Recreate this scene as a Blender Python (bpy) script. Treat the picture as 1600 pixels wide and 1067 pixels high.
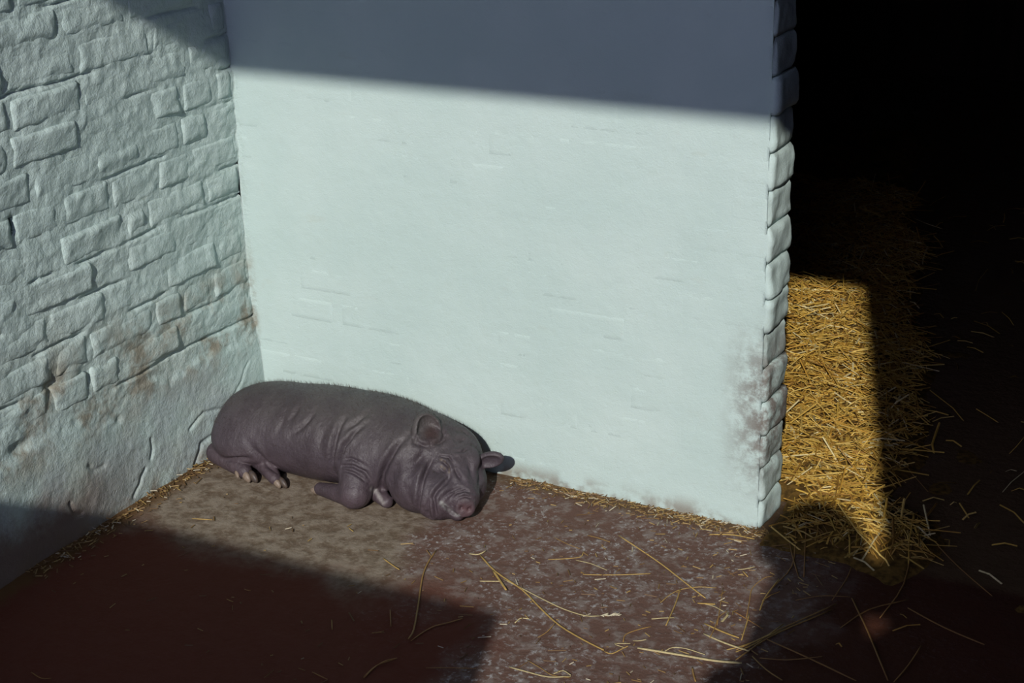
import bpy, math, random
import numpy as np
from mathutils import Matrix, Vector

for o in list(bpy.data.objects):
    bpy.data.objects.remove(o, do_unlink=True)
SC = bpy.context.scene
COL = SC.collection

# ---------------------------------------------------------------- camera, sky, sun, exposure
# world: x along the whitewashed partition, y into the shed, z up; the pen corner is the origin
PITCH, YAW, ROLL = math.radians(21.43582), math.radians(28.70010), math.radians(-1.60022)
CAM = Vector((2.3966, -3.0382, 1.7))
fwd = Vector((-math.sin(YAW)*math.cos(PITCH), math.cos(YAW)*math.cos(PITCH), -math.sin(PITCH)))
rt0 = Vector((math.cos(YAW), math.sin(YAW), 0)); up0 = rt0.cross(fwd)
rt = math.cos(ROLL)*rt0 + math.sin(ROLL)*up0
up = -math.sin(ROLL)*rt0 + math.cos(ROLL)*up0
cd = bpy.data.cameras.new('camera'); cam = bpy.data.objects.new('camera', cd); COL.objects.link(cam)
cam.matrix_world = Matrix(((rt.x, up.x, -fwd.x, CAM.x), (rt.y, up.y, -fwd.y, CAM.y), (rt.z, up.z, -fwd.z, CAM.z), (0, 0, 0, 1)))
cd.sensor_width = 36; cd.lens = 57.726; cd.clip_start = 0.01; cd.clip_end = 200
SC.camera = cam

W = bpy.data.worlds.new('world'); SC.world = W; W.use_nodes = True
bg = W.node_tree.nodes['Background']
bg.inputs[0].default_value = (0.59, 0.63, 1.0, 1); bg.inputs[1].default_value = 2.7

SUN = Vector((0.335, -1.0, 0.58)).normalized()          # towards the sun
sd = bpy.data.lights.new('sun', 'SUN'); sun = bpy.data.objects.new('sun', sd); COL.objects.link(sun)
sd.energy = 4.0; sd.angle = math.radians(0.53); sd.color = (1.0, 0.97, 0.90)
sun.rotation_euler = SUN.to_track_quat('Z', 'Y').to_euler(); sun.location = (3, -8, 6)

SC.view_settings.view_transform = 'Standard'; SC.view_settings.look = 'None'
SC.view_settings.exposure = -0.02; SC.view_settings.gamma = 1.0
SC.view_settings.use_curve_mapping = False

rng = np.random.default_rng(7); random.seed(7)

# ---------------------------------------------------------------- helpers
def mesh_obj(name, verts, faces, mat=None, parent=None, smooth=True, col=None):
    me = bpy.data.meshes.new(name)
    verts = np.asarray(verts, dtype=np.float64).reshape(-1, 3)
    me.from_pydata(verts.tolist(), [], faces if isinstance(faces, list) else faces.tolist())
    if col is not None:
        a = me.color_attributes.new('tint', 'FLOAT_COLOR', 'POINT')
        c = np.ones((len(verts), 4), dtype=np.float32); c[:, :3] = col
        a.data.foreach_set('color', c.ravel())
    if smooth:
        me.polygons.foreach_set('use_smooth', np.ones(len(me.polygons), dtype=bool))
    me.update()
    o = bpy.data.objects.new(name, me); COL.objects.link(o)
    if mat: me.materials.append(mat)
    if parent: o.parent = parent
    return o
def empty(name, loc=(0, 0, 0)):
    o = bpy.data.objects.new(name, None); COL.objects.link(o); o.location = loc
    o.empty_display_size = 0.05
    return o
def tag(o, label=None, cat=None, group=None, kind=None):
    if label: o['label'] = label
    if cat: o['category'] = cat
    if group: o['group'] = group
    if kind: o['kind'] = kind
    return o
def sst(a, b, x):
    t = np.clip((x-a)/(b-a), 0, 1); return t*t*(3-2*t)
_T = np.random.default_rng(3).random((8, 256, 256)).astype(np.float64)
def vn2(x, y, s=0):
    x = np.asarray(x, float); y = np.asarray(y, float)
    xi = np.floor(x).astype(int); yi = np.floor(y).astype(int); fx = x-xi; fy = y-yi
    fx = fx*fx*(3-2*fx); fy = fy*fy*(3-2*fy); T = _T[s % 8]
    a = T[xi & 255, yi & 255]; b = T[(xi+1) & 255, yi & 255]; c = T[xi & 255, (yi+1) & 255]; d = T[(xi+1) & 255, (yi+1) & 255]
    return (a*(1-fx)+b*fx)*(1-fy)+(c*(1-fx)+d*fx)*fy-0.5
def fbm2(x, y, s=0, o=3):
    r = 0; a = 1
    for k in range(o):
        r = r+a*vn2(x*2**k+17.3*k, y*2**k+5.1*k, s+k); a *= .5
    return r
def grid_faces(nu, nv, flip=False):
    i = np.arange(nu*nv).reshape(nu, nv)
    q = np.stack([i[:-1, :-1], i[1:, :-1], i[1:, 1:], i[:-1, 1:]], -1).reshape(-1, 4)
    return q[:, ::-1] if flip else q
def border(nu, nv):
    i = np.arange(nu*nv).reshape(nu, nv)
    return list(i[:, 0])+list(i[-1, 1:])+list(i[-2::-1, -1])+list(i[0, -2:0:-1])
def box_vf(x0, x1, y0, y1, z0, z1):
    v = [(x, y, z) for x in (x0, x1) for y in (y0, y1) for z in (z0, z1)]
    f = [(0, 1, 3, 2), (4, 6, 7, 5), (0, 4, 5, 1), (2, 3, 7, 6), (0, 2, 6, 4), (1, 5, 7, 3)]
    return v, f
def boxes(name, lst, mat, parent=None):
    V = []; Fc = []
    for b in lst:
        v, f = box_vf(*b); k = len(V); V += v; Fc += [tuple(i+k for i in q) for q in f]
    return mesh_obj(name, V, Fc, mat, parent, smooth=False)
def segdist(P, pts):
    """distance of points P (n,3) to a polyline"""
    d = np.full(len(P), 1e9); pts = np.asarray(pts, float)
    for a, b in zip(pts[:-1], pts[1:]):
        ab = b-a; t = np.clip(((P-a)@ab)/max(ab@ab, 1e-12), 0, 1)
        d = np.minimum(d, np.linalg.norm(P-a-t[:, None]*ab, axis=1))
    return d

# ---------------------------------------------------------------- materials
class NT:
    def __init__(s, name):
        s.m = bpy.data.materials.new(name); s.m.use_nodes = True; s.t = s.m.node_tree
        s.b = s.t.nodes['Principled BSDF']
        s.geo = s.n('ShaderNodeNewGeometry').outputs['Position']
    def n(s, ty, **kw):
        nd = s.t.nodes.new(ty)
        for k, v in kw.items():
            setattr(nd, k, v)
        return nd
    def ln(s, a, b): s.t.links.new(a, b)
    def setv(s, inp, v):
        if isinstance(v, bpy.types.NodeSocket): s.ln(v, inp)
        elif isinstance(v, (tuple, list)) and len(v) == 3 and inp.type == 'RGBA': inp.default_value = (*v, 1)
        else: inp.default_value = v
    def noise(s, scale, detail=4, rough=.55, vec=None, dist=0., sc3=None):
        nd = s.n('ShaderNodeTexNoise'); nd.inputs['Scale'].default_value = scale
        nd.inputs['Detail'].default_value = detail; nd.inputs['Roughness'].default_value = rough; nd.inputs['Distortion'].default_value = dist
        v = vec or s.geo
        if sc3:
            mp = s.n('ShaderNodeMapping'); mp.inputs['Scale'].default_value = sc3; s.ln(v, mp.inputs['Vector']); v = mp.outputs[0]
        s.ln(v, nd.inputs['Vector']); return nd.outputs['Fac']
    def math(s, op, a, b=None, c=None, clamp=False):
        nd = s.n('ShaderNodeMath', operation=op, use_clamp=clamp); s.setv(nd.inputs[0], a)
        if b is not None: s.setv(nd.inputs[1], b)
        if c is not None: s.setv(nd.inputs[2], c)
        return nd.outputs[0]
    def ramp(s, v, a, b, lo=0., hi=1.):
        nd = s.n('ShaderNodeMapRange', interpolation_type='SMOOTHSTEP'); s.setv(nd.inputs[0], v)
        for i, q in zip((1, 2, 3, 4), (a, b, lo, hi)): s.setv(nd.inputs[i], q)
        return nd.outputs[0]
    def mix(s, f, a, b, mode='MIX'):
        nd = s.n('ShaderNodeMix', data_type='RGBA', blend_type=mode); s.setv(nd.inputs[0], f); s.setv(nd.inputs[6], a); s.setv(nd.inputs[7], b)
        return nd.outputs[2]
    def xyz(s):
        nd = s.n('ShaderNodeSeparateXYZ'); s.ln(s.geo, nd.inputs[0]); return nd.outputs
    def attr(s, name):
        nd = s.n('ShaderNodeAttribute', attribute_name=name); return nd.outputs['Color']
    def bump(s, h, dist, strength=1.0, prev=None):
        nd = s.n('ShaderNodeBump'); nd.inputs['Distance'].default_value = dist; nd.inputs['Strength'].default_value = strength
        s.ln(h, nd.inputs['Height'])
        if prev: s.ln(prev, nd.inputs['Normal'])
        return nd.outputs[0]
    def done(s, color, rough=.8, spec=.3, normal=None):
        s.setv(s.b.inputs['Base Color'], color); s.setv(s.b.inputs['Roughness'], rough)
        s.b.inputs['Specular IOR Level'].default_value = spec
        if normal: s.ln(normal, s.b.inputs['Normal'])
        return s.m

def mat_limewash():
    t = NT('limewash'); X, Y, Z = t.xyz()
    base = t.mix(t.ramp(t.noise(3.2, 4), .35, .7), (.405, .505, .485), (.44, .535, .515))
    base = t.mix(t.ramp(t.noise(34, 3), .62, .8, 0, .35), base, (.40, .46, .43))
    # damp yellow-brown dirt on the raked wall, in a band above the plaster skirt
    onleft = t.ramp(X, .03, .012)
    band = t.math('MULTIPLY', t.ramp(Z, .16, .27), t.ramp(Z, .50, .34))
    band = t.math('MULTIPLY', band, onleft)
    sp = t.ramp(t.noise(8, 5, .65), .45, .62)
    base = t.mix(t.math('MULTIPLY', t.math('MULTIPLY', band, sp), .85), base, (.20, .165, .115))
    warm = t.math('MULTIPLY', t.math('MULTIPLY', t.ramp(Z, .75, .2), onleft), t.ramp(t.noise(5, 4), .42, .66))
    base = t.mix(t.math('MULTIPLY', warm, .30), base, (.36, .345, .29))
    # grey scuffed plaster skirt
    sk = t.math('MULTIPLY', t.math('MULTIPLY', onleft, t.ramp(Z, .27, .18)), t.ramp(t.noise(6.5, 4), .42, .6))
    base = t.mix(t.math('MULTIPLY', sk, .45), base, (.30, .345, .37))
    # scuff dirt on the free end of the partition and along its foot
    ed = t.math('MULTIPLY', t.ramp(X, 1.22, 1.34), t.math('MULTIPLY', t.ramp(Z, .02, .22), t.ramp(Z, .52, .32)))
    ed = t.math('MULTIPLY', ed, t.ramp(t.noise(22, 5, .7), .36, .6))
    base = t.mix(t.math('MULTIPLY', ed, .9), base, (.13, .10, .085))
    sp2 = t.math('MULTIPLY', t.ramp(t.math('ADD', Z, t.math('MULTIPLY', t.noise(14, 5, .7), .16)), .27, .13), t.math('MULTIPLY', onleft, t.ramp(Y, -.35, -.75)))
    base = t.mix(t.math('MULTIPLY', sp2, .88), base, (.13, .075, .055))  # left wall foot turned darker brown towards the front
    ft = t.math('MULTIPLY', t.ramp(Z, .05, .0), t.ramp(t.noise(16, 4), .40, .62))
    base = t.mix(t.math('MULTIPLY', ft, .75), base, (.17, .125, .09))
    # faint smears
    sm = t.ramp(t.noise(7, 4, .6, sc3=(1, 1, 3.2)), .64, .78, 0, .30)
    base = t.mix(sm, base, (.37, .40, .34))
    b = t.bump(t.noise(48, 6, .65), .005, .9)
    t.ln(t.ramp(X, .03, .012, .32, .95), b.node.inputs['Strength'])
    b = t.bump(t.noise(300, 2), .0012, .6, b)
    return t.done(base, .88, .2, b)
def mat_floor():
    t = NT('worn_concrete'); X, Y, Z = t.xyz()
    n1 = t.noise(5, 5, .6); n2 = t.noise(26, 5, .65); n3 = t.noise(90, 4, .7)
    tan = t.mix(t.ramp(n2, .38, .62), (.118, .086, .060), (.205, .168, .130))
    tan = t.mix(t.ramp(n3, .5, .72, 0, .5), tan, (.27, .235, .19))
    red = t.mix(t.ramp(n2, .46, .66), (.110, .064, .050), (.175, .140, .125))
    red = t.mix(t.math('MULTIPLY', t.ramp(n3, .52, .68), t.ramp(n1, .38, .58)), red, (.30, .285, .28))
    edge = t.math('ADD', t.math('ADD', X, t.math('MULTIPLY', Y, .35)), t.math('MULTIPLY', t.math('SUBTRACT', n1, .5), .25))
    c = t.mix(t.ramp(edge, .50, .60), tan, red)
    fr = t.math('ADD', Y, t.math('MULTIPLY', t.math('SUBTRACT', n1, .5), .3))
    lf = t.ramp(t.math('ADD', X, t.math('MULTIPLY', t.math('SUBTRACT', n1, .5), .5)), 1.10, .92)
    c = t.mix(t.math('MULTIPLY', t.ramp(fr, -.50, -.66, 0, .93), lf), c, (.095, .026, .015))  # front-left floor shadow deepened by painting the concrete dark red-brown
    c = t.mix(t.ramp(t.math('ADD', X, t.math('MULTIPLY', t.math('SUBTRACT', n1, .5), .5)), 1.42, 1.62, 0, .94), c, (.050, .017, .009))          # right-hand floor shade painted in the same way
    # brown muck gathered at the foot of both walls
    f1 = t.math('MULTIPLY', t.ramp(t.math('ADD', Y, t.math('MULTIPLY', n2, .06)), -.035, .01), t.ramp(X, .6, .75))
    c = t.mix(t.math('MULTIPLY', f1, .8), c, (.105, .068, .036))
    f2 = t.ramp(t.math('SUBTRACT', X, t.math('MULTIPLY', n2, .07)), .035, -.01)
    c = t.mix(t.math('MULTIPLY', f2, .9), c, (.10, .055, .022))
    b = t.bump(n2, .006, .7); b = t.bump(n3, .002, .8, b)
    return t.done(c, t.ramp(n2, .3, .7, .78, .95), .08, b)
def mat_plain(name, col, rough=.85, var=.4, scale=12, spec=.2):
    t = NT(name); n = t.noise(scale, 5)
    c = t.mix(t.ramp(n, .3, .7), tuple(x*(1-var) for x in col), col)
    return t.done(c, rough, spec, t.bump(n, .004, .5))
def mat_tint(name, rough=.6, spec=.3, bscale=200):
    t = NT(name); n = t.noise(bscale, 3)
    c = t.mix(t.ramp(n, .25, .75, 0, .35), t.attr('tint'), (.10, .06, .02))
    return t.done(c, rough, spec, t.bump(n, .0006, .6))
def mat_skin():
    t = NT('wrinkled_pig_skin')
    n1 = t.noise(14, 5, .6); n2 = t.noise(110, 4, .7); n3 = t.noise(520, 2, .6)
    c = t.mix(t.ramp(n1, .38, .66, 0, .65), t.attr('tint'), (.036, .026, .032))
    c = t.mix(t.ramp(n2, .56, .75, 0, .35), c, (.095, .082, .086))
    b = t.bump(t.noise(38, 4, .6, sc3=(1.6, 1, .6)), .005, .65); b = t.bump(n2, .0022, .8, b); b = t.bump(n3, .0007, .7, b)
    return t.done(c, t.ramp(n2, .3, .7, .42, .62), .4, b)
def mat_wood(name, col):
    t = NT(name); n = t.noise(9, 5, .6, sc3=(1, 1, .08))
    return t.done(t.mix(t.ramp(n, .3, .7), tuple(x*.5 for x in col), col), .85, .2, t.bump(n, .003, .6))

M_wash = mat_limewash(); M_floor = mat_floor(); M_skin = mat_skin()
M_straw = mat_tint('straw'); M_bed = mat_plain('trodden_straw', (.17, .095, .020), .9, .7, 60)
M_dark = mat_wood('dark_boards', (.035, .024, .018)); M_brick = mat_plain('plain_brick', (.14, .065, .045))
M_earth = mat_plain('yard_earth', (.16, .12, .08)); M_hoof = mat_tint('horn', .5, .4, 150)

# ---------------------------------------------------------------- structure
X_END, T_W = 1.340, 0.125              # free end and thickness of the whitewashed partition
HC = 2.90                              # underside of the roof
# floor: fine over the pen, coarse further off
xs = np.unique(np.round(np.concatenate([[-.06], np.arange(0, 1.8, .012), np.arange(1.8, 5.01, .2)]), 4))
ys = np.unique(np.round(np.concatenate([np.arange(-3.45, -1.3, .15), np.arange(-1.3, .2, .012), np.arange(.2, 4.61, .2)]), 4))
GX, GY = np.meshgrid(xs, ys, indexing='ij')
GZ = .0022*fbm2(GX*9, GY*9, 1, 3)-.0022
P = np.stack([GX, GY, GZ], -1).reshape(-1, 3)
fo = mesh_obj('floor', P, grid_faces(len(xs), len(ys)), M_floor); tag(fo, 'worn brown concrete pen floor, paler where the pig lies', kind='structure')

# left wall (raked by the sun): mortar and plaster skin as a height field, every brick a piece of its own
CH = 0.0775; Z0 = 0.295
ys = np.arange(-1.40, .0001, .0035); zs = np.arange(-.01, 1.45, .0035)
LY, LZ = np.meshgrid(ys, zs, indexing='ij')
def plaster_top(y): return .245+.05*vn2(y*7, y*0+3, 4)+.02*vn2(y*31, y*0+8, 5)
def left_lumps(y, z): return .0042*fbm2(y*16, z*20, 2, 3)+.0030*fbm2(y*50, z*60, 5, 3)
def left_bulge(y, z): return .010*fbm2(y*2.2, z*2.2, 6, 2)+.018*sst(.45, .0, z)*sst(-.35, 0, y)
h = -.0010+.0052*fbm2(LY*13+40, LZ*17, 3, 3)+left_lumps(LY, LZ)*.9
JOINTS = {}
wz = .006*fbm2(LY*9, LY*0+2, 3, 2)+.003*vn2(LY*45, LZ*0, 6)
kz = (LZ-Z0-wz)/CH; dz = np.abs(kz-np.round(kz))*CH
h = h-.0075*np.exp(-(dz/.0032)**2)*sst(.02, .22, fbm2(LY*6+9, np.round(kz)*3.7, 1, 2))
pl = sst(.012, -.012, LZ-plaster_top(LY)-.012*fbm2(LY*40, LZ*40, 1, 2))
h = h*(1-pl)+pl*(.0035+.0055*fbm2(LY*6, LZ*6, 7, 2)+.0022*fbm2(LY*30, LZ*30, 2, 3))
Q = np.stack([LY*0, LY, LZ], -1).reshape(-1, 3)
for pts, w, d in [([(-.44, .062), (-.455, .05), (-.462, .035), (-.489, .014)], .004, .007), ([(-.409, .126), (-.407, .1), (-.416, .078)], .004, .005),
                  ([(-.05, .19), (-.07, .175), (-.085, .15), (-.125, .117)], .003, .003), ([(-.155, .104), (-.19, .112), (-.224, .119), (-.245, .112), (-.277, .096)], .004, .004),
                  ([(-.16, .045), (-.2, .05), (-.243, .045), (-.25, .03), (-.273, 0)], .006, .006), ([(-.62, .15), (-.60, .13), (-.57, .128)], .005, .004),
                  ([(-.69, .09), (-.68, .06), (-.66, .05)], .005, .005)]:
    dd = segdist(Q, [(0, a, b) for a, b in pts]).reshape(LY.shape); h = h-d*np.exp(-(dd/w)**2)
for (a, b, ra, rb, d) in [(-.735, .735, .007, .014, .035), (-.345, .322, .035, .007, .010), (-.60, .345, .03, .02, .010), (-.69, .375, .03, .018, .009), (-.81, .272, .025, .013, .012), (-.505, .215, .012, .01, .006)]:
    h = h-d*np.exp(-((LY-a)/ra)**2-((LZ-b)/rb)**2)
h = h+left_bulge(LY, LZ)
nu, nv = LY.shape
V = np.stack([h, LY, LZ], -1).reshape(-1, 3); Fc = grid_faces(nu, nv).tolist()
k = len(V); bd = border(nu, nv)
back = V[bd].copy(); back[:, 0] = -.10; V = np.vstack([V, back]); nb = len(bd)
Fc += [[bd[i], bd[(i+1) % nb], k+(i+1) % nb, k+i] for i in range(nb)]
for b in [(-.25, -.03, -3.45, 4.6, -.02, HC), (-.06, -.004, -3.45, -1.39, -.01, HC), (-.06, -.004, -1.41, .02, 1.43, HC)]:
    v, f = box_vf(*b); k = len(V); V = np.vstack([V, v]); Fc += [[i+k for i in q] for q in f]
wl = mesh_obj('wall_left', V, Fc, M_wash); tag(wl, 'whitewashed lumpy brick wall with grey plaster skirt and brown stains', kind='structure')

def left_brick(y0, y1, z0, z1, H, sd):
    r = np.random.default_rng(sd); g = .004
    y0 += g; y1 -= g; z0 += g; z1 -= g
    nu = max(8, int((y1-y0)/.0055)); nv = 14
    U, Vv = np.meshgrid(np.linspace(y0, y1, nu), np.linspace(z0, z1, nv), indexing='ij')
    wob = .018*fbm2(U*30, Vv*34, sd, 3)
    e = np.minimum(np.minimum(U-y0, y1-U)*(.55+.9*r.random()), np.minimum(Vv-z0, z1-Vv)*(.55+.9*r.random()))+wob*.6
    pr = sst(-.002, .012+.016*r.random(), e)
    ty, tz = r.normal(0, .020), r.normal(0, .045)
    hh = H+left_lumps(U, Vv)+ty*(U-(y0+y1)/2)+tz*(Vv-(z0+z1)/2)
    hh = -.0035+(.0035+hh)*pr
    edge = np.zeros_like(U, bool); edge[0] = edge[-1] = True; edge[:, 0] = edge[:, -1] = True
    hh = np.where(edge, -.012, hh)+left_bulge(U, Vv)
    V = np.stack([hh, U, Vv], -1).reshape(-1, 3); Fc = grid_faces(nu, nv).tolist(); bd = border(nu, nv)
    Fc.append([int(i) for i in bd[::-1]])
    o = mesh_obj('brick', V, Fc, M_wash, wl)
    return o
fixed = {5: [-.02, -.17, -.29, -.445, -.60, -.735, -.96], 7: [-.07, -.185, -.298, -.52, -.72, -.93], 6: [-.10, -.20, -.335, -.487, -.67, -.88],
         2: [-.11, -.31, -.50, -.675, -.88], 3: [-.02, -.24, -.43, -.53, -.742, -.94], 4: [-.13, -.338, -.414, -.62, -.84]}
for c in range(0, 15):
    z0 = Z0+c*CH; z1 = z0+CH
    if c in fixed: J = [0.0]+[j for j in fixed[c] if j < -.03]
    else:
        J = [0.0]; y = -(.06+.16*rng.random())
        while y > -1.0: J.append(y); y -= (.215 if rng.random() < .7 else .11)*(.9+.2*rng.random())
    while J[-1] > -1.3: J.append(J[-1]-(.215+.02*rng.normal()))
    for a, b in zip(J[1:], J[:-1]):
        if a < -1.36: continue
        if c == 0 and rng.random() < .25: continue
        zz = .006*rng.normal(); left_brick(a, b, z0+.3*zz, z1+.3*zz, .0027+.0019*rng.normal(), int(rng.integers(1e6)))

# partition (wall_back): core plus bricks with a thick smooth limewash
def back_lumps(x, z): return .0016*fbm2(x*7, z*9, 3, 3)+.0006*fbm2(x*45, z*60, 4, 2)
xs = np.arange(0, X_END-.006, .007); zs = np.arange(-.01, 1.45, .007)
BX, BZ = np.meshgrid(xs, zs, indexing='ij'); nu, nv = BX.shape
hb = -.0001+back_lumps(BX, BZ)*1.05
V = np.stack([BX, -hb, BZ], -1).reshape(-1, 3); Fc = grid_faces(nu, nv).tolist()
k = len(V); bd = border(nu, nv); back = V[bd].copy(); back[:, 1] = T_W-.006; V = np.vstack([V, back]); nb = len(bd)
Fc += [[bd[i], bd[(i+1) % nb], k+(i+1) % nb, k+i] for i in range(nb)]; Fc.append([k+i for i in range(nb)])
v, f = box_vf(0, X_END, .0, T_W, 1.43, HC); k = len(V); V = np.vstack([V, v]); Fc += [[i+k for i in q] for q in f]
wb = mesh_obj('wall_back', V, Fc, M_wash); tag(wb, 'smooth whitewashed brick partition with ragged free end, sunlit below a shadow line', kind='structure')
def back_brick(x0, x1, z0, z1, H, sd):
    r = np.random.default_rng(sd); g = .003; x0 += g; x1 -= g; z0 += g; z1 -= g
    nu = max(8, int((x1-x0)/.011)); nv = 8
    U, Vv = np.meshgrid(np.linspace(x0, x1, nu), np.linspace(z0, z1, nv), indexing='ij')
    e = np.minimum(np.minimum(U-x0, x1-U), np.minimum(Vv-z0, z1-Vv))+.004*fbm2(U*30, Vv*30, sd, 2)
    hh = -.0006+(.0006+H+back_lumps(U, Vv))*sst(-.002, .026, e)
    edge = np.zeros_like(U, bool); edge[0] = edge[-1] = True; edge[:, 0] = edge[:, -1] = True
    hh = np.where(edge, -.006, hh)
    Fc = grid_faces(nu, nv).tolist(); Fc.append([int(i) for i in border(nu, nv)[::-1]])
    return mesh_obj('brick', np.stack([U, -hh, Vv], -1).reshape(-1, 3), Fc, M_wash, wb)
def end_brick(x0, x1, z0, z1, sd):
    """brick at the free end: wraps from the front face round the end face to the back"""
    r = np.random.default_rng(sd); x0 += .003; z0 += .0015; z1 -= .0015
    n1 = 10; n2 = 14; nv = 10; rc = .012
    path = [(x, 0., 0, -1) for x in np.linspace(x0, x1-rc, n1)]
    path += [(x1-rc+rc*math.sin(a), rc-rc*math.cos(a), math.sin(a), -math.cos(a)) for a in np.linspace(.25, 1.3, 4)]
    path += [(x1, y, 1, 0) for y in np.linspace(rc, T_W-rc, n2)]
    path += [(x1-rc+rc*math.cos(a), T_W-rc+rc*math.sin(a), math.cos(a), math.sin(a)) for a in np.linspace(.3, 1.5, 4)]
    path += [(x1-rc-.03, T_W, 0, 1), (x1-.1, T_W, 0, 1)]
    pa = np.array(path); nu = len(pa); zz = np.linspace(z0, z1, nv)
    S = np.concatenate([[0], np.cumsum(np.linalg.norm(np.diff(pa[:, :2], axis=0), axis=1))])
    SS, ZZ = np.meshgrid(S, zz, indexing='ij')
    endw = sst(.0, .6, pa[:, 2])[:, None]
    e = np.minimum(ZZ-z0, z1-ZZ)
    hh = (back_lumps(pa[:, 0][:, None]+0*ZZ, ZZ)+.0001)*(1-endw)+endw*(.007*fbm2(SS*22+sd % 97, ZZ*26, sd, 3)+.004*r.normal()+.05*r.normal()*(ZZ-(z0+z1)/2))
    e2 = np.minimum(e, SS+(endw > .01)*1.0)
    hh = hh-.0007*(1-endw)*sst(.02, 0, e2)-.0020*endw*sst(.012, 0, e)
    edge = np.zeros_like(hh, bool); edge[:, 0] = edge[:, -1] = True; edge[0] = True
    hh = np.where(edge, hh-.003, hh)
    X = pa[:, 0][:, None]+pa[:, 2][:, None]*hh; Y = pa[:, 1][:, None]+pa[:, 3][:, None]*hh
    V = np.stack([X, Y, ZZ], -1).reshape(-1, 3)
    i = np.arange(nu*nv).reshape(nu, nv); Fc = grid_faces(nu, nv).tolist()
    Fc.append(i[:, 0].tolist()[::-1]); Fc.append(i[:, -1].tolist()); Fc.append(i[0].tolist()+i[-1].tolist()[::-1])
    return mesh_obj('brick', V, Fc, M_wash, wb)
for c in range(-4, 15):
    z0 = Z0+c*CH-.0; z1 = z0+CH
    if z1 < .02: continue
    z0 = max(z0, -.004)
    xe = X_END-(.105 if c % 2 else .215)
    end_brick(xe, X_END, z0, z1, int(rng.integers(1e6)))
    J = [xe]
    while J[-1] > .12: J.append(J[-1]-.222-.008*rng.normal())
    J[-1] = 0.
    for a, b in zip(J[1:], J[:-1]): back_brick(a, b, z0, z1, -.00025+.00018*rng.normal(), int(rng.integers(1e6)))

wlr = boxes('shade_facing_left_rear', [(-.03, .006, T_W, 4.6, -.02, HC)], M_dark); tag(wlr, 'facing added over the side of the shed behind the partition, coloured dark to read as shade', kind='structure')  # dark facing added over the side wall so the doorway stays black
# the rest of the shed, off camera: front with doorway and open upper half, roof, far walls
JX, LX, LWH = 2.760, 1.930, 1.62
wf = boxes('wall_front', [(-.25, LX, -3.45, -3.35, -.02, LWH), (JX, 5.2, -3.45, -3.35, -.02, HC+.1), (-.25, 5.2, -3.45, -3.35, HC, HC+.3)], M_brick)
tag(wf, 'brick shed front with doorway and open upper half', kind='structure')
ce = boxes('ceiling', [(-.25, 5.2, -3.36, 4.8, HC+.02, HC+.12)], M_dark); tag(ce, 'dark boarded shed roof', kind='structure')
wr = boxes('wall_right', [(5.0, 5.2, -3.36, 4.8, -.02, HC+.05)], M_dark); tag(wr, 'dark boarded shed side', kind='structure')
wk = boxes('wall_rear', [(-.25, 5.2, 4.6, 4.8, -.02, HC+.05)], M_dark); tag(wk, 'dark boarded shed rear', kind='structure')
gr = boxes('ground', [(-12, 14, -25, -3.44, -.2, -.03)], M_earth); tag(gr, 'bare earth yard outside the shed', kind='structure')

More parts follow.
